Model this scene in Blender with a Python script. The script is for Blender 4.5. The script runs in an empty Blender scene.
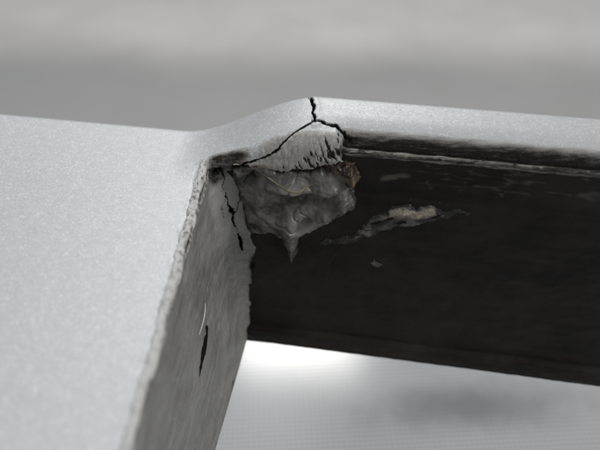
import bpy, math
import numpy as np
from mathutils import Vector

# ------------------------------------------------------------------ camera
scene = bpy.context.scene
MM = 0.001
cam_data = bpy.data.cameras.new('camera')
cam_data.sensor_width = 36.0
cam_data.lens = 38.58
cam_data.clip_start = 0.005
cam_data.clip_end = 20.0
cam = bpy.data.objects.new('camera', cam_data)
cam.location = (0, 0, 0.104)
cam.rotation_euler = (math.radians(50), 0, 0)
scene.collection.objects.link(cam)
scene.camera = cam
cam_data.dof.use_dof = True
cam_data.dof.focus_distance = 0.0765
cam_data.dof.aperture_fstop = 24.0

# ------------------------------------------------------------------ light
world = bpy.data.worlds.new('World')
scene.world = world
world.use_nodes = True
bg = world.node_tree.nodes['Background']
bg.inputs['Color'].default_value = (0.97, 0.985, 1.0, 1)
bg.inputs['Strength'].default_value = 0.34


def area_lamp(name, loc, target, sx, sy, power, col):
    l = bpy.data.lights.new(name, 'AREA')
    l.shape = 'RECTANGLE'
    l.size, l.size_y = sx, sy
    l.energy = power
    l.color = col
    o = bpy.data.objects.new(name, l)
    o.location = loc
    o.rotation_euler = (Vector(target) - Vector(loc)).to_track_quat('-Z', 'Y').to_euler()
    scene.collection.objects.link(o)
    return o


area_lamp('ceiling_lamp', (-0.005, 0.60, 0.585), (0, 0.06, 0.05), 0.17, 0.085, 1.5, (1.0, 0.985, 0.96))
area_lamp('ceiling_and_fill_lamp', (-0.35, 0.65, 1.15), (0, 0.06, 0.05), 0.8, 0.8, 3.0, (0.95, 0.98, 1.0))
area_lamp('ceiling_and_fill_lamp', (0.85, -0.16, 0.72), (0, 0.05, 0.05), 0.34, 0.34, 5.0, (1.0, 0.98, 0.95))  # added fill from the right front, lightens side wall and models the adhesive

scene.view_settings.view_transform = 'Standard'
scene.view_settings.look = 'None'
scene.view_settings.gamma = 1.0
scene.view_settings.use_curve_mapping = False
scene.view_settings.exposure = 0.0

# ------------------------------------------------------------------ maths helpers
rng = np.random.RandomState(7)
_lat = rng.rand(64, 64, 64).astype(np.float32)


def vnoise(x, y, z=0.0):
    """value noise in [-1,1], arrays in lattice units"""
    x, y, z = np.broadcast_arrays(np.asarray(x, float), np.asarray(y, float), np.asarray(z, float))
    xi, yi, zi = np.floor(x).astype(int), np.floor(y).astype(int), np.floor(z).astype(int)
    fx, fy, fz = x - xi, y - yi, z - zi
    fx, fy, fz = [f * f * (3 - 2 * f) for f in (fx, fy, fz)]
    r = 0
    for dx in (0, 1):
        for dy in (0, 1):
            for dz in (0, 1):
                w = (fx if dx else 1 - fx) * (fy if dy else 1 - fy) * (fz if dz else 1 - fz)
                r = r + w * _lat[(xi + dx) & 63, (yi + dy) & 63, (zi + dz) & 63]
    return r * 2 - 1


def fbm(x, y, z=0.0, oct=4, gain=0.5):
    r, amp, f = 0, 1.0, 1.0
    for i in range(oct):
        r = r + amp * vnoise(np.asarray(x) * f + 17.3 * i, np.asarray(y) * f + 5.1 * i, np.asarray(z) * f + 9.7 * i)
        amp *= gain
        f *= 2.07
    return r


def sstep(e0, e1, x):
    t = np.clip((np.asarray(x, float) - e0) / (e1 - e0), 0, 1)
    return t * t * (3 - 2 * t)


def pdist(px, py, line):
    """distance to a polyline in 2-D, and the run 0..1 along it"""
    d = np.full(np.shape(px), 1e9)
    run = np.zeros(np.shape(px))
    n = len(line) - 1
    for i in range(n):
        (x0, y0), (x1, y1) = line[i], line[i + 1]
        vx, vy = x1 - x0, y1 - y0
        t = np.clip(((px - x0) * vx + (py - y0) * vy) / (vx * vx + vy * vy + 1e-12), 0, 1)
        e = np.hypot(px - x0 - t * vx, py - y0 - t * vy)
        m = e < d
        d = np.where(m, e, d)
        run = np.where(m, (i + t) / n, run)
    return d, run


def poly_sd(px, py, poly):
    """signed distance to a closed polygon, negative inside"""
    d, _ = pdist(px, py, list(poly) + [poly[0]])
    inside = np.zeros(np.shape(px), bool)
    n = len(poly)
    for i in range(n):
        (x0, y0), (x1, y1) = poly[i], poly[(i + 1) % n]
        c = ((y0 > py) != (y1 > py)) & (px < (x1 - x0) * (py - y0) / (y1 - y0 + 1e-12) + x0)
        inside ^= c
    return np.where(inside, -d, d)


# ------------------------------------------------------------------ part frame
# a runs along the top rim (to the right), b runs along the left edge (away), z is up; millimetres
AX = np.array([1, -0.165]) / math.hypot(1, 0.165)
BY = np.array([0.049, 1]) / math.hypot(1, 0.049)
OX, OY = -11.0, 63.0


def xyz(a, b, z):
    a, b, z = np.broadcast_arrays(a, b, z)
    return np.stack([OX + a * AX[0] + b * BY[0], OY + a * AX[1] + b * BY[1], z], -1) * MM


def grid_mesh(name, P, mat, parent, mask=None, attrs=None, flip=False, smooth=True):
    """P (n,m,3) grid of points in metres -> one mesh object; mask (n-1,m-1) keeps cells"""
    n, m = P.shape[:2]
    idx = np.arange(n * m).reshape(n, m)
    q = np.stack([idx[:-1, :-1], idx[1:, :-1], idx[1:, 1:], idx[:-1, 1:]], -1)
    if flip:
        q = q[..., ::-1]
    q = q.reshape(-1, 4) if mask is None else q[mask]
    used = np.zeros(n * m, bool)
    used[q.ravel()] = True
    remap = np.cumsum(used) - 1
    q = remap[q]
    V = P.reshape(-1, 3)[used]
    me = bpy.data.meshes.new(name)
    me.vertices.add(len(V))
    me.vertices.foreach_set('co', V.astype(np.float32).ravel())
    me.loops.add(q.size)
    me.loops.foreach_set('vertex_index', q.astype(np.int32).ravel())
    me.polygons.add(len(q))
    me.polygons.foreach_set('loop_start', np.arange(0, q.size, 4, dtype=np.int32))
    me.polygons.foreach_set('use_smooth', np.full(len(q), smooth))
    me.update(calc_edges=True)
    for k, v in (attrs or {}).items():
        at = me.attributes.new(k, 'FLOAT', 'POINT')
        at.data.foreach_set('value', np.broadcast_to(v, (n, m)).reshape(-1)[used].astype(np.float32))
    me.materials.append(mat)
    o = bpy.data.objects.new(name, me)
    scene.collection.objects.link(o)
    if parent:
        o.parent = parent
    return o


# ------------------------------------------------------------------ material helpers
class NT:
    def __init__(s, name):
        s.m = bpy.data.materials.new(name)
        s.m.use_nodes = True
        s.t = s.m.node_tree
        s.b = s.t.nodes['Principled BSDF']
        s.c = s.t.nodes.new('ShaderNodeTexCoord')

    def put(s, sock, v):
        if v is None:
            return
        if hasattr(v, 'is_linked') or hasattr(v, 'links'):
            s.t.links.new(v, sock)
        elif isinstance(v, (tuple, list)) and len(v) == 3 and sock.type == 'RGBA':
            sock.default_value = (*v, 1)
        else:
            sock.default_value = v

    def mapped(s, scale=(1, 1, 1), rot=(0, 0, 0)):
        n = s.t.nodes.new('ShaderNodeMapping')
        n.inputs['Scale'].default_value = scale
        n.inputs['Rotation'].default_value = rot
        s.t.links.new(s.c.outputs['Object'], n.inputs['Vector'])
        return n.outputs['Vector']

    def noise(s, scale, detail=3, rough=0.55, vec=None, col=False, dist=0.0):
        n = s.t.nodes.new('ShaderNodeTexNoise')
        n.inputs['Scale'].default_value = scale
        n.inputs['Detail'].default_value = detail
        n.inputs['Roughness'].default_value = rough
        n.inputs['Distortion'].default_value = dist
        s.t.links.new(vec or s.c.outputs['Object'], n.inputs['Vector'])
        return n.outputs['Color' if col else 'Fac']

    def voro(s, scale, out='Color', vec=None, feature='F1'):
        n = s.t.nodes.new('ShaderNodeTexVoronoi')
        n.feature = feature
        n.inputs['Scale'].default_value = scale
        s.t.links.new(vec or s.c.outputs['Object'], n.inputs['Vector'])
        return n.outputs[out]

    def attr(s, name):
        n = s.t.nodes.new('ShaderNodeAttribute')
        n.attribute_name = name
        return n.outputs['Fac']

    def op(s, o, a, b=None, c=None, clamp=False):
        n = s.t.nodes.new('ShaderNodeMath')
        n.operation = o
        n.use_clamp = clamp
        s.put(n.inputs[0], a)
        s.put(n.inputs[1], b)
        s.put(n.inputs[2], c)
        return n.outputs[0]

    def ramp(s, v, lo, hi, a=0.0, b=1.0):
        n = s.t.nodes.new('ShaderNodeMapRange')
        n.interpolation_type = 'SMOOTHSTEP'
        s.put(n.inputs['Value'], v)
        n.inputs['From Min'].default_value = lo
        n.inputs['From Max'].default_value = hi
        n.inputs['To Min'].default_value = a
        n.inputs['To Max'].default_value = b
        return n.outputs['Result']

    def mix(s, f, a, b):
        n = s.t.nodes.new('ShaderNodeMix')
        n.data_type = 'RGBA'
        s.put(n.inputs[0], f)
        s.put(n.inputs[6], a)
        s.put(n.inputs[7], b)
        return n.outputs[2]

    def bump(s, h, strength=0.5, dist=0.0001, normal=None):
        n = s.t.nodes.new('ShaderNodeBump')
        n.inputs['Strength'].default_value = strength
        n.inputs['Distance'].default_value = dist
        s.put(n.inputs['Height'], h)
        if normal is not None:
            s.t.links.new(normal, n.inputs['Normal'])
        return n.outputs['Normal']

    def set(s, **k):
        for a, v in k.items():
            s.put(s.b.inputs[a.replace('_', ' ')], v)
        return s.m


# ------------------------------------------------------------------ materials
def mat_paint():
    """silver metallic paint; raw sanded plastic and primer where it has come off"""
    n = NT('silver_metallic_paint')
    flake = n.voro(7500)
    n.t.nodes.new('ShaderNodeSeparateColor')
    sep = [x for x in n.t.nodes if x.type == 'SEPARATE_COLOR'][-1]
    n.t.links.new(flake, sep.inputs[0])
    r, g, b_ = sep.outputs
    cloud = n.noise(900, 4, 0.6)
    # flakes tilt the normal a little
    nm = n.t.nodes.new('ShaderNodeVectorMath'); nm.operation = 'SUBTRACT'
    n.t.links.new(flake, nm.inputs[0]); nm.inputs[1].default_value = (0.5, 0.5, 0.5)
    sc = n.t.nodes.new('ShaderNodeVectorMath'); sc.operation = 'SCALE'
    n.t.links.new(nm.outputs[0], sc.inputs[0])
    n.put(sc.inputs['Scale'], n.ramp(r, 0.72, 1.0, 0.05, 0.32))
    geo = n.t.nodes.new('ShaderNodeNewGeometry')
    ad = n.t.nodes.new('ShaderNodeVectorMath'); ad.operation = 'ADD'
    n.t.links.new(geo.outputs['Normal'], ad.inputs[0]); n.t.links.new(sc.outputs[0], ad.inputs[1])
    no = n.t.nodes.new('ShaderNodeVectorMath'); no.operation = 'NORMALIZE'
    n.t.links.new(ad.outputs[0], no.inputs[0])
    peel = n.bump(n.noise(700, 2, 0.5), 0.03, 0.0002, no.outputs[0])
    paint = n.mix(n.ramp(cloud, 0.3, 0.7), (0.52, 0.528, 0.537), (0.555, 0.563, 0.572))
    paint = n.mix(n.ramp(g, 0.88, 0.99, 0.0, 0.36), paint, (0.95, 0.96, 0.97))
    paint = n.mix(n.ramp(b_, 0.86, 0.99, 0.0, 0.22), paint, (0.33, 0.335, 0.34))
    # tiny dark nibs of dirt in the paint
    nib = n.ramp(n.noise(1100, 2, 0.4), 0.765, 0.80)
    paint = n.mix(n.op('MULTIPLY', nib, 0.6), paint, (0.22, 0.21, 0.20))
    # raw edge
    rawv = n.op('ADD', n.attr('raw'), n.op('MULTIPLY', n.op('SUBTRACT', n.noise(1500, 5, 0.65), 0.5), 0.9))
    raw = n.ramp(rawv, 0.44, 0.56)
    fib = n.noise(1.0, 5, 0.7, n.mapped((2600, 1500, 900), (0.5, 0.5, 0.5)))
    rawc = n.mix(n.ramp(fib, 0.34, 0.56), n.mix(n.attr('fray'), (0.52, 0.52, 0.515), (0.13, 0.125, 0.115)), (0.68, 0.68, 0.675))
    # primer on the sanded chunk
    pm = n.ramp(n.op('ADD', n.attr('primer'), n.op('MULTIPLY', n.op('SUBTRACT', n.noise(1300, 5, 0.6), 0.5), 0.6)), 0.35, 0.75)
    prc = n.mix(n.ramp(n.noise(1.0, 4, 0.7, n.mapped((2600, 2600, 420), (0, 0.2, 0))), 0.30, 0.62), (0.30, 0.288, 0.265), (0.46, 0.448, 0.42))
    # scuffed dirt on the right-hand rim and round the crack
    gr = n.ramp(n.op('ADD', n.attr('grime'), n.op('MULTIPLY', n.op('SUBTRACT', n.noise(1.0, 6, 0.7, n.mapped((300, 1900, 1900), (0, 0, 0.165))), 0.5), 0.5)), 0.25, 0.85)
    grs = n.noise(1.0, 6, 0.72, n.mapped((260, 2200, 2200), (0, 0, 0.165)))
    grc = n.mix(n.ramp(n.op('SUBTRACT', n.op('ADD', grs, 0.35), n.op('MULTIPLY', n.attr('grime'), 0.55)), 0.36, 0.66), (0.014, 0.012, 0.010), (0.22, 0.195, 0.16))
    col = n.mix(pm, paint, prc)
    col = n.mix(raw, col, rawc)
    col = n.mix(gr, col, grc)
    cr = n.ramp(n.attr('crack'), 0.05, 0.45)
    col = n.mix(cr, col, (0.024, 0.024, 0.021))
    off = n.op('MAXIMUM', n.op('MAXIMUM', raw, pm), n.op('MAXIMUM', gr, cr))
    metal = n.op('MULTIPLY', n.op('SUBTRACT', 1.0, off), 0.5)
    spec = n.op('MULTIPLY', n.op('SUBTRACT', 1.0, n.op('MAXIMUM', cr, n.op('MULTIPLY', gr, 0.6))), 0.5)
    rough = n.mix(off, (0.56, 0.56, 0.56), (0.72, 0.72, 0.72))
    rough_relief = n.bump(n.op('MULTIPLY', n.noise(1.0, 6, 0.7, n.mapped((1800, 1800, 900))), off), 0.8, 0.0004, peel)
    return n.set(Base_Color=col, Metallic=metal, Roughness=rough, Normal=rough_relief, Specular_IOR_Level=spec)


def mat_side():
    """grey inner face of the left edge: brushed, smudged overspray over dark plastic"""
    n = NT('brushed_grey_overspray')
    streak = n.noise(1.0, 6, 0.68, n.mapped((1300, 150, 1300), (0.22, 0, 0)))
    blotch = n.noise(170, 4, 0.6)
    fine = n.noise(2600, 3, 0.6)
    v = n.op('ADD', n.op('MULTIPLY', streak, 0.55), n.op('ADD', n.op('MULTIPLY', blotch, 0.3), n.op('MULTIPLY', fine, 0.15)))
    col = n.mix(n.ramp(v, 0.32, 0.68), (0.135, 0.132, 0.124), (0.30, 0.297, 0.285))
    raw = n.ramp(n.op('ADD', n.attr('raw'), n.op('MULTIPLY', n.op('SUBTRACT', n.noise(1500, 5, 0.65), 0.5), 0.9)), 0.42, 0.58)
    fib = n.noise(1.0, 5, 0.7, n.mapped((2600, 1500, 900), (0.5, 0.5, 0.5)))
    col = n.mix(raw, col, n.mix(n.ramp(fib, 0.42, 0.60), (0.13, 0.125, 0.115), (0.58, 0.58, 0.56)))
    dk = n.ramp(n.op('ADD', n.attr('dark'), n.op('MULTIPLY', n.op('SUBTRACT', n.noise(900, 5, 0.65), 0.5), 0.7)), 0.3, 0.7)
    col = n.mix(dk, col, (0.016, 0.015, 0.014))
    lt = n.ramp(n.op('ADD', n.attr('light'), n.op('MULTIPLY', n.op('SUBTRACT', n.noise(1600, 5, 0.65), 0.5), 0.7)), 0.35, 0.75)
    col = n.mix(n.op('MULTIPLY', lt, 0.6), col, (0.33, 0.325, 0.308))
    cr = n.ramp(n.attr('crack'), 0.05, 0.45)
    col = n.mix(cr, col, (0.010, 0.009, 0.008))
    h = n.op('ADD', n.op('MULTIPLY', streak, 0.6), n.op('MULTIPLY', fine, 0.4))
    return n.set(Base_Color=col, Roughness=n.ramp(blotch, 0.3, 0.7, 0.42, 0.62), Normal=n.bump(h, 0.4, 0.0002),
                 Specular_IOR_Level=n.op('MULTIPLY', n.op('SUBTRACT', 1.0, n.op('MAXIMUM', dk, cr)), 0.5))


def mat_dark():
    """black moulded plastic of the inner wall, dusty brown film"""
    n = NT('dusty_black_plastic')
    st = n.noise(1.0, 5, 0.65, n.mapped((120, 120, 420)))
    bl = n.noise(75, 4, 0.6)
    col = n.mix(n.ramp(st, 0.35, 0.7), (0.008, 0.0068, 0.006), (0.021, 0.0165, 0.013))
    dust = n.op('MULTIPLY', n.ramp(bl, 0.42, 0.72), 0.65)
    col = n.mix(dust, col, (0.040, 0.033, 0.026))
    sm = n.ramp(n.op('ADD', n.attr('dust'), n.op('MULTIPLY', n.op('SUBTRACT', n.noise(700, 5, 0.65), 0.5), 0.8)), 0.3, 0.9)
    col = n.mix(sm, col, (0.11, 0.098, 0.082))
    return n.set(Base_Color=col, Roughness=n.ramp(bl, 0.3, 0.7, 0.38, 0.6), Normal=n.bump(n.noise(1400, 4, 0.6), 0.25, 0.0002), Specular_IOR_Level=0.2)


def mat_fascia():
    """sanded primer front of the broken rim piece, torn dark plastic at its lower edge"""
    n = NT('sanded_primer')
    st = n.noise(1.0, 5, 0.7, n.mapped((2600, 2600, 420), (0, 0.2, 0)))
    col = n.mix(n.ramp(st, 0.30, 0.62), (0.25, 0.238, 0.215), (0.43, 0.418, 0.39))
    brown = n.ramp(n.attr('brown'), 0.2, 0.9)
    col = n.mix(n.op('MULTIPLY', brown, 0.6), col, (0.16, 0.115, 0.075))
    t = n.op('ADD', n.attr('torn'), n.op('MULTIPLY', n.op('SUBTRACT', n.noise(1.0, 5, 0.7, n.mapped((2400, 2400, 600))), 0.5), 1.1))
    torn = n.ramp(t, 0.42, 0.60)
    col = n.mix(torn, col, (0.014, 0.013, 0.012))
    cr = n.ramp(n.attr('crack'), 0.05, 0.45)
    col = n.mix(cr, col, (0.010, 0.009, 0.008))
    return n.set(Base_Color=col, Roughness=0.6, Normal=n.bump(st, 0.4, 0.0002))


def mat_lip():
    n = NT('scuffed_pale_lip')
    st = n.noise(1.0, 6, 0.7, n.mapped((260, 1600, 1600), (0, 0, 0.165)))
    col = n.mix(n.ramp(st, 0.40, 0.60), (0.022, 0.020, 0.018), (0.23, 0.215, 0.19))
    return n.set(Base_Color=col, Roughness=0.55, Normal=n.bump(st, 0.6, 0.0003))


def mat_glue():
    n = NT('grey_melted_adhesive')
    bl = n.noise(300, 5, 0.65, dist=0.8)
    fi = n.noise(1800, 4, 0.65)
    col = n.mix(n.ramp(bl, 0.30, 0.70), (0.05, 0.047, 0.043), (0.21, 0.203, 0.19))
    tan = n.ramp(n.op('ADD', n.attr('tan'), n.op('MULTIPLY', n.op('SUBTRACT', fi, 0.5), 0.6)), 0.3, 0.8)
    col = n.mix(tan, col, (0.36, 0.325, 0.265))
    pit_shade_edge = n.ramp(n.op('ADD', n.attr('pit_shade_edge'), n.op('MULTIPLY', n.op('SUBTRACT', n.noise(700, 5, 0.65, dist=0.5), 0.5), 1.3)), 0.22, 0.85)
    col = n.mix(pit_shade_edge, col, (0.016, 0.015, 0.013))
    return n.set(Base_Color=col, Roughness=n.ramp(fi, 0.3, 0.7, 0.24, 0.42), Normal=n.bump(fi, 0.3, 0.0002),
                 Subsurface_Weight=0.12, Subsurface_Radius=(0.0006, 0.0005, 0.0004), Specular_IOR_Level=0.5)


def mat_resin():
    n = NT('brown_resin')
    bl = n.noise(900, 4, 0.6, dist=0.5)
    col = n.mix(n.ramp(bl, 0.38, 0.62), (0.016, 0.011, 0.009), (0.135, 0.094, 0.066))
    return n.set(Base_Color=col, Roughness=0.32, Normal=n.bump(bl, 0.5, 0.0004))


def mat_yellow():
    n = NT('yellow_adhesive_thread')
    bl = n.noise(1200, 4, 0.6)
    return n.set(Base_Color=n.mix(bl, (0.14, 0.12, 0.065), (0.30, 0.27, 0.175)), Roughness=0.35)


def mat_fibre():
    n = NT('white_fibre')
    return n.set(Base_Color=n.mix(n.noise(3000), (0.75, 0.78, 0.82), (0.9, 0.92, 0.95)), Roughness=0.25)


def mat_table():
    n = NT('ribbed_white_sheet')
    w = n.t.nodes.new('ShaderNodeTexWave')
    w.wave_type = 'BANDS'; w.bands_direction = 'Y'; w.wave_profile = 'SIN'
    w.inputs['Scale'].default_value = 340
    w.inputs['Distortion'].default_value = 0.0
    n.t.links.new(n.mapped((1, 1, 1), (0, 0, -0.03)), w.inputs['Vector'])
    w2 = n.t.nodes.new('ShaderNodeTexWave')
    w2.wave_type = 'BANDS'; w2.bands_direction = 'X'
    w2.inputs['Scale'].default_value = 330
    n.t.links.new(n.mapped((1, 1, 1), (0, 0, -0.03)), w2.inputs['Vector'])
    h = n.op('ADD', w.outputs['Fac'], n.op('MULTIPLY', w2.outputs['Fac'], 0.35))
    bl = n.noise(14, 3, 0.5)
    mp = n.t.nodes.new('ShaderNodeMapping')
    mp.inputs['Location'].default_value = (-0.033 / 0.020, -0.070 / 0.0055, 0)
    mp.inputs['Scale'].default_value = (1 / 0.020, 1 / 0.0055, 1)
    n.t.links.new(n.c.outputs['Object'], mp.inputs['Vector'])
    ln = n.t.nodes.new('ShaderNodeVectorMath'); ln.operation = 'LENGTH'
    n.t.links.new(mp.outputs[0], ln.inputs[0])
    dim_reflection = n.ramp(n.op('ADD', ln.outputs['Value'], n.op('MULTIPLY', n.op('SUBTRACT', n.noise(120, 4), 0.5), 1.2)), 0.0, 1.5, 0.62, 0.0)
    col = n.mix(bl, (0.40, 0.412, 0.425), (0.46, 0.472, 0.485))
    col = n.mix(n.op('MULTIPLY', n.ramp(h, 0.15, 0.75, 1.0, 0.0), 0.5), col, (0.17, 0.175, 0.18))
    col = n.mix(dim_reflection, col, (0.10, 0.105, 0.11))  # blurry dark reflection painted into the sheet colour
    return n.set(Base_Color=col, Roughness=0.165, IOR=1.6, Normal=n.bump(h, 0.045, 0.0001))


def mat_floor():
    """grey concrete with a soft light gradient painted into its far side"""
    n = NT('concrete_light_gradient')
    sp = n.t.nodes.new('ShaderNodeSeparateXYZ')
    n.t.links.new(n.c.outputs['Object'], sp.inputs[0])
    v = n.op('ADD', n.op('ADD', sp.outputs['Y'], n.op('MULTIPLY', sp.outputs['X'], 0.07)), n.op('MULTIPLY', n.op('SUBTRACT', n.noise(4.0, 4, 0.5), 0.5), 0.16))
    col = n.mix(n.ramp(v, 0.78, 0.97), (0.48, 0.478, 0.475), (0.92, 0.89, 0.85))  # brighter light further off is put into the floor colour
    col = n.mix(n.ramp(n.noise(9, 5, 0.6), 0.35, 0.75, 0.0, 0.18), col, (0.34, 0.33, 0.31))
    return n.set(Base_Color=col, Roughness=0.6)


M_PAINT, M_SIDE, M_DARK, M_FASCIA, M_LIP = mat_paint(), mat_side(), mat_dark(), mat_fascia(), mat_lip()
M_GLUE, M_RESIN, M_YELLOW, M_FIBRE, M_TABLE, M_FLOOR = mat_glue(), mat_resin(), mat_yellow(), mat_fibre(), mat_table(), mat_floor()


# ------------------------------------------------------------------ setting
def block(name, x0, x1, y0, y1, z0, z1, mat):
    v = [(x, y, z) for z in (z0, z1) for y in (y0, y1) for x in (x0, x1)]
    f = [(0, 2, 3, 1), (4, 5, 7, 6), (0, 1, 5, 4), (2, 6, 7, 3), (0, 4, 6, 2), (1, 3, 7, 5)]
    me = bpy.data.meshes.new(name)
    me.from_pydata(v, [], f)
    me.materials.append(mat)
    o = bpy.data.objects.new(name, me)
    scene.collection.objects.link(o)
    return o


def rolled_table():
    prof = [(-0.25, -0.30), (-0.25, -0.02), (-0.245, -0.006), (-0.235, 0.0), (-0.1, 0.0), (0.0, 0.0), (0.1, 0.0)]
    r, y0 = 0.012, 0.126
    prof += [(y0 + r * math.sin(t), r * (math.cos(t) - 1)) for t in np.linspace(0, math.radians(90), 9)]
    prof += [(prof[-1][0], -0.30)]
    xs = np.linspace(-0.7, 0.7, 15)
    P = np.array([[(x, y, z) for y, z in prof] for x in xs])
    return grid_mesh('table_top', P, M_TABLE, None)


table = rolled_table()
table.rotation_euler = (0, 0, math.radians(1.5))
table['kind'] = 'structure'
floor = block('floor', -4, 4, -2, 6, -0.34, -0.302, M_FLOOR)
floor['kind'] = 'structure'

# ------------------------------------------------------------------ the broken body panel
panel = bpy.data.objects.new('bumper_panel', None)
panel.empty_display_size = 0.02
scene.collection.objects.link(panel)
panel['label'] = 'silver painted car bumper panel cracked at the corner of its dark rectangular opening'
panel['category'] = 'bumper'


def w_rise(a):
    """how far the rim has risen from the face (0) to its full height (1)"""
    t = np.clip((np.asarray(a, float) + 4.6) / 18.4, 0, 1)
    return t * t * (3 - 2 * t)


_pb = np.arange(-3, 22, 0.02)


def soft_profile(bs, zs, width):
    p = np.interp(_pb, bs, zs)
    k = np.hanning(max(3, int(width / 0.02)))
    pad = len(k)
    return np.convolve(np.pad(p, pad, mode='edge'), k / k.sum(), mode='same')[pad:-pad]


# rim section right of the break (rounded top, scuffed flank, groove, seat of the lip) and on the broken piece
PROF_RIGHT = np.where(_pb < 1.5, soft_profile([-0.5, 0.75, 0.92, 1.3, 1.5], [-2.4, -2.4, -3.2, -3.2, -2.9], 0.25),
                      soft_profile([-3, 1.3, 1.5, 2.0, 2.9, 4.2, 6.0, 8.0, 22], [-3.4, -3.1, -2.75, -1.8, -1.0, -0.45, -0.12, 0.0, 0.0], 1.8))
PROF_CHUNK = soft_profile([-3, 0.0, 1.2, 2.6, 4.2, 6.2, 8.0, 22], [-3.1, -2.0, -1.4, -0.85, -0.45, -0.1, 0.0, 0.0], 1.2)

# cracks on the painted skin, in (a, b)
CRACK_TOP = [(11.5, 10.6), (11.6, 9.4), (11.9, 8.2), (12.2, 6.9), (12.55, 5.4), (12.4, 4.5), (12.7, 3.7), (12.65, 3.2)]
CRACK_RIGHT = [(12.65, 3.2), (13.4, 3.2), (14.2, 2.9), (15.1, 2.85), (15.9, 2.5), (16.3, 2.2), (16.8, 1.95)]
CRACK_LEFT = [(12.65, 3.2), (11.6, 2.5), (11.0, 2.15), (10.3, 1.7), (9.4, 0.95), (8.8, 0.55)]
# where the crack runs over the rounded front edge it is given in (a, z)
CRACK_FRONT = [(8.9, 63.4), (8.2, 62.85), (7.4, 62.35), (6.7, 61.85), (5.9, 61.6), (5.2, 61.25), (4.0, 60.75), (3.2, 60.55), (2.3, 60.1)]
STROKES = [((13.3, 64.8), (13.9, 63.7)), ((14.0, 65.0), (14.6, 63.9)), ((14.6, 64.4), (14.95, 63.0)), ((15.1, 64.5), (15.6, 63.5)), ((12.9, 63.9), (13.3, 62.6)),
           ((12.0, 62.9), (12.5, 61.6)), ((13.7, 63.4), (14.4, 62.2)), ((11.0, 62.2), (11.4, 61.2)), ((15.3, 65.0), (15.5, 64.6)), ((14.9, 63.6), (15.3, 62.7)), ((13.0, 62.4), (13.2, 61.7)), ((9.2, 61.4), (9.3, 60.9)), ((13.6, 64.2), (14.0, 63.2)), ((14.3, 64.0), (14.7, 62.8)), ((15.0, 64.0), (15.2, 63.2)), ((12.4, 63.6), (12.8, 62.7)),
           ((13.4, 63.2), (13.6, 62.2)), ((11.6, 62.8), (11.9, 62.0)), ((12.2, 62.2), (12.9, 61.4)), ((15.5, 64.2), (15.8, 63.4)), ((10.4, 61.6), (10.9, 61.0))]


def stroke_mask(A, Z):
    m = np.zeros(np.shape(A))
    j = 0.10 * fbm(A * 2.5, Z * 2.5, 8.0, 3)
    for i, st in enumerate(STROKES):
        d, run = pdist(A + j, Z + j, st)
        w = (0.055 + 0.04 * ((i * 7) % 4)) * np.sin(np.clip(run, 0.08, 0.92) * math.pi) + 0.02
        m = np.maximum(m, sstep(w + 0.06, w - 0.05, d))
    return m

BREAK_A = 16.0


def skin_z(a, b):
    a, b = np.broadcast_arrays(np.asarray(a, float), np.asarray(b, float))
    w = w_rise(a) * sstep(-5.0, 1.0, b + np.clip(a, 0, 10))
    right = np.interp(b, _pb, PROF_RIGHT)
    chunk = np.interp(b, _pb, PROF_CHUNK)
    edge = BREAK_A + 0.6 * vnoise(b * 1.7, 3.3) - 0.25 * np.clip(b - 0.5, 0, 2)
    k = sstep(-0.15, 0.15, a - edge) * sstep(3.6, 1.6, b) + sstep(1.6, 3.6, b) * sstep(12, 17, a)
    prof = chunk * (1 - k) + right * k
    z = 60 + w * (6.5 + prof)
    # slight crown of the face
    z = z - 0.0011 * np.clip(-a - 4, 0, 60) ** 2 * sstep(8, -12, b)
    # left flank curls down to the table, out of sight
    q = np.clip((-50 - a) / 25.0, 0, 1)
    z = z * np.sqrt(np.clip(1 - q ** 2.4, 0, 1))
    # back of the rim falls away
    q = np.clip((b - 7.2) / 4.6, 0, 1)
    z = z - 15 * (1 - np.sqrt(1 - q * q)) * np.clip((a + 75) / 20, 0, 1)
    return z


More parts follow.
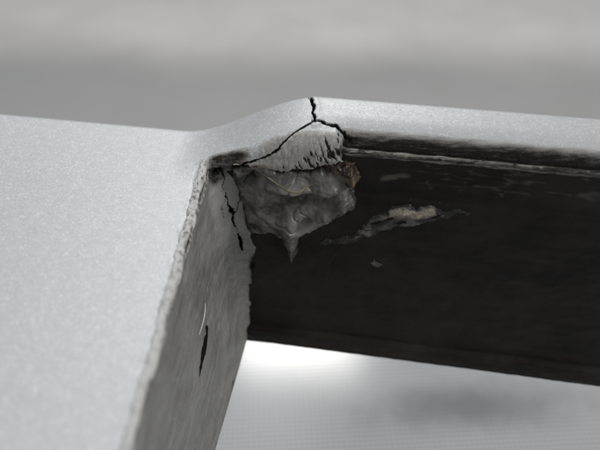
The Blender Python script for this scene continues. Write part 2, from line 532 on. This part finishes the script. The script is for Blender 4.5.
def build_skin():
    av = np.concatenate([-75 + 3 * (np.linspace(0, 1, 14) ** 2), np.arange(-71.5, -20, 1.5), np.arange(-20, -6, 0.5), np.arange(-6, 18, 0.075), [-0.006, -0.02, -0.04, -0.06, -0.1], np.arange(18, 62, 0.4)])
    bv = np.concatenate([np.arange(-52, -9, 0.2), np.arange(-9, 10.9, 0.075), np.linspace(10.95, 11.8, 14), [0.004, 0.012, 0.024, 0.04, 0.057, 0.09, 0.11, 0.13]])
    av = np.unique(np.round(av, 4)); bv = np.unique(np.round(bv, 4))
    ia0 = np.argmin(abs(av)); av[ia0] = 0.0
    ib0 = np.argmin(abs(bv)); bv[ib0] = 0.0
    A, B = np.meshgrid(av, bv, indexing='ij')
    z = skin_z(A, B)
    # distance to the rim of the opening
    d = np.where(B <= 0, -A, np.where(A >= 0, B, np.hypot(A, B)))
    d = np.clip(d, 0, 60)
    left = sstep(1.0, -1.0, B) * (A < 2)
    R = np.where(A > BREAK_A, 0.18, 0.8 + 0.7 * sstep(0, 6, A))
    dd = np.clip(d, 0, R)
    z = z - (R - np.sqrt(np.clip(R * R - (R - dd) ** 2, 0, None)))
    # rough torn edge on the left side
    near = sstep(1.7, 0.3, d) * sstep(2.0, -0.5, B + 0 * A)
    rag = fbm(A * 1.6, B * 1.1, 2.0, 4, 0.6)
    fray = 0.06 + 0.94 * sstep(-27, -7, B)
    z = z + near * fray * (0.09 * rag + 0.12 * np.clip(vnoise(A * 2.6 + B * 1.1, B * 0.55 - A * 1.2, 5), -0.4, 1))
    A2 = A + near * (0.22 * fbm(B * 0.22, 1.0, 9.0, 3, 0.5) + 0.10 * fray * fbm(B * 1.1, A * 1.2, 9.0, 3, 0.6))
    # cracks
    wob = 0.10 * fbm(A * 1.9, B * 1.9, 4.0, 3)
    crack = np.zeros_like(z)
    ring = np.zeros_like(z)
    for line, wid, dep in ((CRACK_TOP, 0.14, 1.5), (CRACK_RIGHT, 0.18, 1.6), (CRACK_LEFT, 0.07, 0.9)):
        dist, run = pdist(A + wob, B + wob * 0.7, line)
        wid = wid * (1 - 0.35 * run) * (1 + 0.5 * vnoise(A * 1.3 + 3, B * 1.3, 2.0) + 0.25 * vnoise(A * 4, B * 4, 5.0))
        ring = np.maximum(ring, sstep(wid + 0.34, wid + 0.10, dist) * (0.35 + 0.5 * vnoise(A * 1.9, B * 1.9, 14.0)))
        c = sstep(wid + 0.06, wid - 0.08, dist)
        z = z - dep * c
        crack = np.maximum(crack, sstep(wid + 0.12, wid - 0.04, dist))
    zf = skin_z(A, B) - (R - np.sqrt(np.clip(R * R - (R - dd) ** 2, 0, None)))
    dist, _ = pdist(A + wob, zf + wob, CRACK_FRONT)
    on = (B < 1.2) & (A < 9.0)
    fw = 0.05 * vnoise(A * 1.7, 1.0, 8.0) + 0.03 * vnoise(A * 5, 2.0, 3.0)
    c = np.where(on, sstep(0.15 + fw, 0.05 + fw, dist), 0)
    B2 = B + 0.5 * c
    crack = np.maximum(crack, np.where(on, sstep(0.14 + fw, 0.05 + fw, dist), 0))
    sm = stroke_mask(A, zf) * (B < 2.5) * (A > 9.5) * (A < BREAK_A)
    z = z - 0.10 * sm
    crack = np.maximum(crack, 0.5 * sm)
    # lifted lip of paint beside the crack
    dist, _ = pdist(A, B, CRACK_TOP)
    z = z + 0.10 * np.exp(-((dist - 0.5) / 0.4) ** 2) * (A > 12.3)
    # masks, all fixed to the part
    raw = np.clip(sstep(1.45, 0.25, d) * sstep(1.8, 0.6, B) * (A < 1.2), 0, 1)
    raw = raw * (0.75 + 0.25 * sstep(-36, -6, B))
    raw = np.maximum(raw, ring)
    primer = sstep(3.4, 0.2, B) * sstep(3.0, 9.0, A) * (A < BREAK_A + 0.3) * 1.0
    crack = np.maximum(crack, 0.8 * sstep(0.36, 0.10, np.abs(A - BREAK_A - 0.25 + 0.9 * wob)) * sstep(2.1, 1.5, B + 2 * wob))
    grime = sstep(4.1, 1.3, B) * sstep(BREAK_A - 0.6, BREAK_A + 0.4, A) * 1.0
    grime = grime * (1 - sstep(1.1, 0.85, B) * 0.2 * sstep(BREAK_A, BREAK_A + 2, A))
    dcl, _ = pdist(A, B, [(0.9, 0.5), (3.0, 0.5), (5.2, 0.35)])
    grime = np.maximum(grime, 0.85 * sstep(2.0, 0.0, dcl) * sstep(7.6, 3.6, A))
    mask = ~((A[:-1, :-1] >= -1e-6) & (B[1:, 1:] <= 1e-6))
    return grid_mesh('painted_skin', xyz(A2, B2, z), M_PAINT, panel, mask, dict(raw=raw, primer=primer, grime=grime, crack=crack, fray=fray))


build_skin()


# ------------------------------------------------------------------ left inner wall with its filleted corner
def build_side():
    s = np.concatenate([np.arange(-52, -24, 0.3), np.arange(-24, 7.5, 0.11)])
    t = np.concatenate([np.arange(0.0, 16, 0.11), np.arange(16, 29.6, 0.2), [29.75, 29.9, 30.0]])
    S, T = np.meshgrid(s, t, indexing='ij')
    z0 = 60 - 0.45
    # fillet radius at depth T
    r = np.interp(T, [0, 0.8, 2.5, 8, 14, 20, 30], [0.6, 1.6, 3.6, 5.0, 4.4, 2.4, 0.8])
    arc = r * math.pi / 2
    # plan path: straight, quarter arc into the far wall, then along it
    b_end = 0.75
    sa = S + r - b_end                            # >0 : on the arc
    ang = np.clip(sa / r, 0, math.pi / 2)
    over = np.clip(sa - arc, 0, None)
    pa = r * (1 - np.cos(ang)) + over
    pb = np.where(sa < 0, S, b_end - r + r * np.sin(ang))
    pb = pb + 0.5 * sstep(0, 0.6, over)
    draft = (3.4 + 0.11 * np.clip(S, -52, 0)) * T / 30
    # top edge of the fillet follows the rising rim
    top = 4.3 * w_rise(pa) * sstep(0.2, 1.5, pa)
    z = z0 - T + top * (1 - T / 30)
    # lower rim thickness and a nick
    nick = np.exp(-((S + 8.9) / 0.8) ** 2)
    z = z + nick * sstep(26, 30, T) * 1.1
    # relief
    nrm = 0.10 * fbm(S * 0.35, T * 0.12, 1.0, 4) + 0.05 * fbm(S * 1.8, T * 0.7, 3.0, 3)
    nrm = nrm - 0.25 * sstep(29, 30, T)
    gash = [(-11.8, 12.4), (-13.6, 13.4), (-15.2, 14.0), (-17.0, 14.6), (-19.4, 15.2)]
    gd, gr = pdist(S + 0.2 * vnoise(S * 2, T * 2), T + 0.2 * vnoise(T * 2, S * 2, 7), gash)
    gw = 0.52 * np.sin(np.clip(gr, 0.02, 0.98) * math.pi) ** 1.5
    gm = sstep(gw + 0.10, gw - 0.12, gd)
    nrm = nrm - 1.4 * gm
    # crack running down the fillet: pts are (path, depth)
    wob = 0.24 * fbm(S * 1.1, T * 1.1, 6.0, 4, 0.6)
    cd, _ = pdist(S + wob, T + wob, CRACK_SIDE)
    cd2, _ = pdist(S + wob, T + wob, CRACK_SIDE_TOP)
    cd3, _ = pdist(S + wob, T + wob, [(0.5, 7.2), (1.3, 6.6), (1.9, 5.4)])
    cd4, _ = pdist(S + wob, T + wob, [(0.25, 4.0), (-0.6, 5.4), (-0.8, 6.8)])
    vary = 0.10 * vnoise(T * 0.9, 2.0, 3.0)
    cm = np.maximum(sstep(0.19 + vary, 0.05 + vary, cd), sstep(0.18, 0.06, cd2))
    cm = np.maximum(cm, np.maximum(0.5 * sstep(0.13, 0.03, cd3), 0.35 * sstep(0.12, 0.03, cd4)))
    nrm = nrm - 0.6 * cm
    # flaking edge of the coat towards the torn corner
    chip, _ = pdist(S + wob * 2, T + wob * 2, [(3.4, 6), (3.2, 8.5), (2.6, 11), (2.0, 13), (0.6, 15)])
    a = pa + draft + nrm * np.cos(ang) - 0.05
    b = pb - nrm * np.sin(ang)
    raw = 0.85 * sstep(1.5, 0.1, T) * sstep(1.0, -0.5, S) * (0.6 + 0.4 * sstep(-36, -6, S))
    dark = np.maximum(1.4 * sstep(gw + 0.40, gw + 0.06, gd) * sstep(0.0, 0.25, gw), 0.55 * sstep(2.0, 5.0, S + 0.0 * T) * sstep(0.5, 2.0, T))
    dark = np.maximum(dark, 0.8 * sstep(0.6, 2.4, S) * sstep(11.5, 16, T))
    dark = np.maximum(dark, 0.60 * sstep(2.4, 0.5, np.hypot((S - 0.6) / 1.2, T - 1.0)))
    # second thin gash near the corner
    g2, _ = pdist(S, T, [(-3.2, 17.0), (-4.2, 18.2), (-5.6, 19.8)])
    dark = np.maximum(dark, 0.45 * sstep(0.7, 0.0, g2))
    light = 0.75 * sstep(-5.0, -1.5, S) * sstep(3.6, 2.0, S) * sstep(1.0, 2.5, T) * sstep(13, 9, T)
    P = xyz(a, b, z)
    return grid_mesh('side_wall', P, M_SIDE, panel, None, dict(raw=raw, dark=dark, light=light, crack=cm), flip=True)


CRACK_SIDE = [(1.6, 0.6), (0.8, 1.9), (0.2, 3.3), (0.35, 5.3), (0.5, 7.2), (0.2, 8.0), (0.45, 9.2), (0.6, 11.8), (1.0, 13.4)]
CRACK_SIDE_TOP = [(1.6, 0.6), (3.4, 1.0), (5.0, 0.9), (7.0, 0.7)]
side = build_side()

# hidden back face gives the left wall its thickness
def slab_strip(name, mat, parent, s, b0, b1, zt, zb, along='b'):
    pts = []
    for q in s:
        row = []
        for (off, z) in ((b0, zb), (b1, zb), (b1, zt)):
            if along == 'b':
                dr = (3.4 + 0.11 * min(q, 0)) * (60 - z) / 30
                row.append(xyz(np.array(off + dr), np.array(q), np.array(z)))
            else:
                row.append(xyz(np.array(q), np.array(off), np.array(z)))
        pts.append(row)
    return grid_mesh(name, np.array(pts), mat, parent, None, dict(raw=0.0, dark=0.0, light=0.0, crack=0.0, dust=0.4), smooth=False)


slab_strip('wall_rim', M_SIDE, panel, np.linspace(-52, 0.4, 60), -0.2, -2.6, 55.0, 29.62, 'b')


# ------------------------------------------------------------------ dark far wall of the opening
def build_far():
    a = np.concatenate([np.arange(-1, 34, 0.2), np.arange(34, 62, 0.4)])
    t = np.concatenate([np.arange(0, 30.5, 0.2), np.arange(30.5, 34.6, 0.1)])
    A, T = np.meshgrid(a, t, indexing='ij')
    ceil = np.minimum(63.6, skin_z(np.clip(A, 0, 99), 0.7) - np.where(A > BREAK_A - 0.5, 0.3, 2.2))
    z = ceil - T * (ceil - 28.6) / 34.6
    b = 0.62 + 0.10 * fbm(A * 0.12, T * 0.2, 3, 3) + 0.05 * fbm(A * 0.8, T * 1.2, 8, 3)
    # moulded bead along the lower rim
    u = z - 29.0
    b = b - 0.75 * sstep(3.4, 2.6, u) + 0.5 * sstep(0.9, 0.1, u) ** 2
    # shallow step where the bezel used to sit
    b = b + 0.25 * sstep(6.0, 5.6, T) * sstep(16, 18, A)
    dust = 0.30 * sstep(3.6, 2.4, u) + 0.22 * sstep(10, 2, T) * sstep(14, 18, A)
    d1, _ = pdist(A, z, [(20.8, 60.2), (21.6, 60.5), (22.6, 60.9), (23.6, 61.0)])
    dust = dust + 0.55 * sstep(0.75, 0.0, d1)
    sc = 0.35 * sstep(0.35, 0.1, np.abs(vnoise(A * 0.25, z * 1.9, 12)) * 2) * sstep(20, 24, A) * sstep(8, 2, T)
    return grid_mesh('far_wall', xyz(A, b, z), M_DARK, panel, None, dict(dust=dust + sc))


build_far()
slab_strip('wall_rim', M_DARK, panel, np.linspace(-1, 62, 60), 0.3, 3.4, 45.0, 28.75, 'a')


# ------------------------------------------------------------------ front of the rim: sanded broken piece and the pale lip to its right
def build_fascia():
    a = np.arange(3.2, BREAK_A + 0.15, 0.07)
    v = np.linspace(0, 1, 60)
    A, Vv = np.meshgrid(a, v, indexing='ij')
    top = skin_z(A, 0.0) - (0.8 + 0.7 * sstep(0, 6, A)) + 0.12
    low = np.interp(A, [3, 5, 7, 9, 10.5, 12, 13.5, 15, 16.2], [60.9, 60.9, 60.5, 60.35, 60.7, 60.9, 61.6, 62.2, 63.0])
    low = low + 0.20 * fbm(A * 1.6, 1.0, 2.0, 4, 0.6) + 0.18 * vnoise(A * 4.0, 3.0)
    f = np.clip(Vv / 0.88, 0, 1)
    z = top + 0.1 + (low - top - 0.1) * f
    back = np.clip((Vv - 0.88) / 0.12, 0, 1)
    b = 0.02 + 0.07 * fbm(A * 1.0, z * 0.8, 5, 4) - 0.16 * np.sin(f * math.pi) + 1.2 * back
    z = z + 0.15 * back
    wob = 0.10 * fbm(A * 1.9, z * 1.9, 4.0, 3)
    cd, _ = pdist(A + wob, z + wob, CRACK_FRONT)
    cm = sstep(0.20, 0.07, cd)
    b = b + 0.5 * cm
    # sanding gouges at the lower right
    gou = sstep(0.15, 0.55, vnoise(A * 2.6 + z * 0.3, z * 0.5, 3.0)) * sstep(9.5, 12, A) * sstep(0.25, 0.6, f)
    sk = stroke_mask(A, z)
    b = b + 0.05 * gou + 0.12 * sk
    torn = 0.8 * sstep(0.75, 1.0, f) + 0.25 * gou + back + 0.9 * sk
    brown = sstep(8.4, 6.6, A) * sstep(3.5, 5.0, A) * sstep(0.1, 0.5, f)
    return grid_mesh('broken_rim_piece', xyz(A, b, z), M_FASCIA, panel, None, dict(torn=torn, brown=brown, crack=cm), flip=True)


build_fascia()


def build_lip():
    a = np.concatenate([np.arange(BREAK_A - 0.3, 34, 0.12), np.arange(34, 62, 0.4)])
    v = np.linspace(0, 1, 26)
    A, Vv = np.meshgrid(a, v, indexing='ij')
    r = (0.36 - 0.0030 * np.clip(A - 16, 0, 60)) * (1 + 0.16 * fbm(A * 0.7, 2.0, 1, 3))
    th = (Vv * 1.35 - 0.25) * math.pi                   # a rounded bead seen from the front
    zc = 64.0 - 0.25 + 0.06 * fbm(A * 0.2, 4.0, 6, 3)
    z = zc + r * np.cos(th) * 1.15
    b = 0.45 - r * np.sin(th) * 1.2 + 0.05 * fbm(A * 2.0, th * 1.5, 3, 3)
    end = sstep(BREAK_A + 0.5, BREAK_A - 0.3, A)
    b = b + end * 0.5
    return grid_mesh('lip', xyz(A, b, z), M_LIP, panel, None, flip=True)


build_lip()


# ------------------------------------------------------------------ melted adhesive in the corner
def relief_patch(name, mat, poly, height, step, edge, fn, attrs_fn, wobble=0.35, base=0.62):
    """a lump standing out of the far wall inside an outline given in (a, z)"""
    pa = [p[0] for p in poly]; pz = [p[1] for p in poly]
    a = np.arange(min(pa) - 1, max(pa) + 1, step)
    z = np.arange(min(pz) - 1, max(pz) + 1, step)
    A, Z = np.meshgrid(a, z, indexing='ij')
    wa = wobble * fbm(A * 0.9, Z * 0.9, 11, 4, 0.6)
    wz = wobble * fbm(A * 0.9, Z * 0.9, 23, 4, 0.6)
    sd = poly_sd(A + wa, Z + wz, poly)
    env = np.clip(-sd / edge, -0.6, 1)
    e = np.where(env > 0, np.sqrt(np.clip(1 - (1 - env) ** 2, 0, 1)), env)
    H = e * height + np.where(env > 0, fn(A, Z) * np.clip(env * 1.6, 0, 1), 0)
    b = base - H
    keep = (sd < 0.35)
    mask = keep[:-1, :-1] | keep[1:, 1:]
    return grid_mesh(name, xyz(A, b, Z), mat, panel, mask, attrs_fn(A, Z, sd), flip=True)


def g(A, Z, a, z, ra, rz, rot=0.0):
    c, s = math.cos(rot), math.sin(rot)
    u, v = (A - a) * c + (Z - z) * s, -(A - a) * s + (Z - z) * c
    return np.exp(-(u / ra) ** 2 - (v / rz) ** 2)


def glue_fn(A, Z):
    """folds and drips of the melted mass, millimetres out of the wall"""
    h = 1.5 * g(A, Z, 10.6, 58.9, 3.4, 0.75, 0.06) + 1.2 * g(A, Z, 14.2, 58.6, 1.6, 0.8, 0.35)      # roll under the broken piece
    h = h + 1.7 * g(A, Z, 14.6, 55.7, 2.6, 0.95, 0.42) + 0.9 * g(A, Z, 16.2, 57.4, 1.2, 0.6, 0.3)   # wing to the right
    h = h + 1.9 * g(A, Z, 9.8, 53.4, 1.5, 2.6, -0.12) + 1.2 * g(A, Z, 10.0, 49.4, 0.7, 2.4)          # drip
    h = h + 1.3 * g(A, Z, 7.0, 53.6, 1.9, 0.9, 0.3) + 1.1 * g(A, Z, 6.4, 56.8, 0.9, 2.0, -0.3)
    h = h + 0.9 * g(A, Z, 12.0, 52.6, 1.3, 0.9, 0.5)
    h = h - 1.3 * g(A, Z, 11.6, 57.2, 2.2, 0.55, 0.1) - 1.0 * g(A, Z, 8.4, 55.4, 0.9, 0.9) - 0.9 * g(A, Z, 5.4, 59.2, 1.2, 1.1)
    h = h - 0.9 * g(A, Z, 12.2, 54.2, 0.8, 0.6, 0.4) - 0.9 * g(A, Z, 5.2, 52.0, 1.0, 1.0)
    warp = fbm(A * 0.45, Z * 0.45, 51, 2)
    crease = 1 - np.abs(vnoise(A * 0.55 + warp, Z * 0.8 - warp, 38.4))
    h = h + 0.30 * fbm(A * 0.5, Z * 0.65, 7, 3, 0.45) - 0.34 * crease ** 5 + 0.05 * fbm(A * 2.2, Z * 2.2, 3, 2)
    return h


def glue_attr(A, Z, sd):
    pit_shade_edge = 0.55 * g(A, Z, 11.6, 57.2, 1.8, 0.45, 0.1) + 0.8 * g(A, Z, 5.2, 59.2, 1.3, 1.2) + 0.4 * g(A, Z, 8.4, 55.3, 0.8, 0.8)
    pit_shade_edge = pit_shade_edge + 0.7 * g(A, Z, 5.0, 51.8, 1.4, 1.3) + 0.6 * sstep(0.7, -0.1, -sd) + 0.5 * sstep(5.2, 3.2, A)  # shade of the hollows and left join painted in; outline fades to dark
    tan = 0.45 * g(A, Z, 10.8, 59.2, 2.6, 0.5, 0.06) + 0.3 * g(A, Z, 14.8, 56.0, 1.8, 0.5, 0.42)
    return dict(pit_shade_edge=pit_shade_edge, tan=tan)


GLUE = [(2.9, 60.4), (6.0, 61.2), (8.5, 60.6), (11, 60.8), (13.5, 61.2), (15.6, 61.6), (16.9, 60.4), (16.8, 58.8), (17.8, 58.0), (18.2, 56.9), (17.0, 55.4),
        (15.2, 53.8), (13.4, 52.3), (11.8, 51.4), (11.0, 49.6), (10.6, 47.4), (10.0, 45.4), (9.5, 47.4), (9.0, 49.8), (7.6, 51.0), (5.6, 50.6), (4.4, 50.4), (3.8, 52.5), (3.9, 55), (3.0, 58.5)]
relief_patch('melted_adhesive', M_GLUE, GLUE, 1.3, 0.08, 1.1, glue_fn, glue_attr, wobble=0.28)

TAIL = [(13.9, 49.5), (15.6, 50.6), (17.4, 51.4), (19.0, 53.2), (20.4, 54.9), (21.6, 55.6), (22.4, 56.8), (24.0, 57.2), (25.2, 56.8), (26.5, 57.3), (28.6, 56.8), (31.9, 56.9), (29.0, 55.9),
        (27.6, 55.0), (26.0, 54.4), (24.4, 53.3), (22.6, 53.2), (20.8, 52.2), (18.6, 50.9), (16.6, 49.9)]
relief_patch('adhesive_smear', M_GLUE, TAIL, 0.28, 0.07, 1.0,
             lambda A, Z: 0.30 * fbm(A * 0.45 + Z * 0.3, Z * 1.6 - A * 0.55, 15, 4, 0.55) + 0.40 * g(A, Z, 24.0, 56.1, 2.8, 0.45, 0.22) + 0.25 * g(A, Z, 17.5, 51.0, 2.6, 0.3, 0.5) - 0.35 * g(A, Z, 21.0, 54.1, 1.8, 0.3, 0.55),
             lambda A, Z, sd: dict(tan=0.75 * g(A, Z, 24.4, 56.2, 4.2, 1.0, 0.2) + 0.18,
                                   pit_shade_edge=0.6 * g(A, Z, 21.0, 54.0, 1.7, 0.4, 0.55) + 0.75 * sstep(0.7, 0, -sd) + 0.2 * sstep(22, 18, A)
                                   + 0.45 * sstep(0.0, -1.6, (Z - 56.0) - (A - 24) * 0.3) * (A > 20)
                                   + 0.5 * sstep(0.1, 0.6, vnoise(A * 0.5 + Z * 0.4, Z * 2.6 - A * 0.85, 33))), wobble=0.34)
FLAKE = [(19.9, 47.2), (20.8, 47.6), (21.8, 46.9), (21.4, 46.5), (20.6, 46.8)]
relief_patch('adhesive_flake', M_GLUE, FLAKE, 0.3, 0.08, 0.4, lambda A, Z: 0.05 * fbm(A, Z, 3), lambda A, Z, sd: dict(tan=0.05 + 0 * A, pit_shade_edge=0.75 * sstep(0.45, 0, -sd)), wobble=0.15)
RESIN = [(14.6, 61.6), (15.6, 62.2), (17.2, 62.1), (17.8, 61.2), (17.6, 59.9), (16.9, 59.4), (16.2, 59.9), (15.7, 60.7), (14.8, 60.9)]
relief_patch('resin_bead', M_RESIN, RESIN, 1.1, 0.08, 1.0,
             lambda A, Z: 0.5 * fbm(A * 0.9, Z * 0.9, 41, 4) - 0.9 * g(A, Z, 16.4, 60.8, 0.7, 0.5) + 0.4 * g(A, Z, 17.4, 60.2, 0.5, 0.9), lambda A, Z, sd: {}, wobble=0.3, base=0.2)


def tube(name, pts, radii, mat, parent, seg=8):
    """a thin round strand through 3-D points in metres"""
    pts = np.array(pts, float)
    # Catmull-Rom resampling
    P = np.vstack([2 * pts[0] - pts[1], pts, 2 * pts[-1] - pts[-2]])
    out, rad = [], []
    for i in range(1, len(P) - 2):
        for u in np.linspace(0, 1, 6, endpoint=False):
            p0, p1, p2, p3 = P[i - 1:i + 3]
            out.append(0.5 * (2 * p1 + (p2 - p0) * u + (2 * p0 - 5 * p1 + 4 * p2 - p3) * u * u + (3 * p1 - p0 - 3 * p2 + p3) * u ** 3))
            rad.append(radii[i - 1] * (1 - u) + radii[i] * u)
    out.append(pts[-1]); rad.append(radii[-1])
    out = np.array(out); rad = np.array(rad)
    tan = np.gradient(out, axis=0); tan /= np.linalg.norm(tan, axis=1)[:, None] + 1e-12
    up = np.array([0.3, -0.5, 0.8])
    n1 = np.cross(tan, up); n1 /= np.linalg.norm(n1, axis=1)[:, None]
    n2 = np.cross(tan, n1)
    th = np.linspace(0, 2 * math.pi, seg + 1)
    ring = out[:, None, :] + rad[:, None, None] * (np.cos(th)[None, :, None] * n1[:, None, :] + np.sin(th)[None, :, None] * n2[:, None, :])
    return grid_mesh(name, ring, mat, parent)


def glue_front(a, z, lift):
    return 0.62 - 1.3 - float(glue_fn(np.array(a), np.array(z))) - lift


tube('adhesive_thread', [xyz(np.array(a), np.array(glue_front(a, z, 0.04)), np.array(z)) for a, z in ((6.8, 60.2), (7.6, 59.9), (8.4, 59.5), (9.2, 59.3), (10.2, 59.2), (11.2, 59.3), (12.0, 59.6), (12.8, 59.9))],
     [0.00005, 0.00013, 0.00009, 0.00006, 0.00011, 0.00014, 0.00008, 0.00004], M_YELLOW, panel)
tube('stray_fibre', [xyz(np.array(a), np.array(b), np.array(z)) for a, b, z in ((0.85, -12.6, 50.2), (1.0, -13.8, 50.0), (0.95, -15.2, 49.7), (0.75, -16.6, 49.4))],
     [0.000025, 0.00005, 0.00005, 0.000025], M_FIBRE, panel, 6)


# ------------------------------------------------------------------ sub-parts sit under the part they are fixed to
parts = {o.name: o for o in panel.children}
for child, par in (('wall_rim', 'side_wall'), ('wall_rim.001', 'far_wall'), ('lip', 'far_wall'), ('stray_fibre', 'side_wall'), ('resin_bead', 'melted_adhesive'), ('adhesive_thread', 'melted_adhesive')):
    parts[child].parent = parts[par]
parts['side_wall']['label'] = 'scuffed grey inner side wall with crack and black gash'
parts['far_wall']['label'] = 'dusty black inner wall of the opening'
parts['broken_rim_piece']['label'] = 'sanded grey broken piece of rim between cracks'
parts['resin_bead']['label'] = 'brown resin bead beside the broken rim'
parts['stray_fibre']['label'] = 'thin white fibre stuck on the side wall'
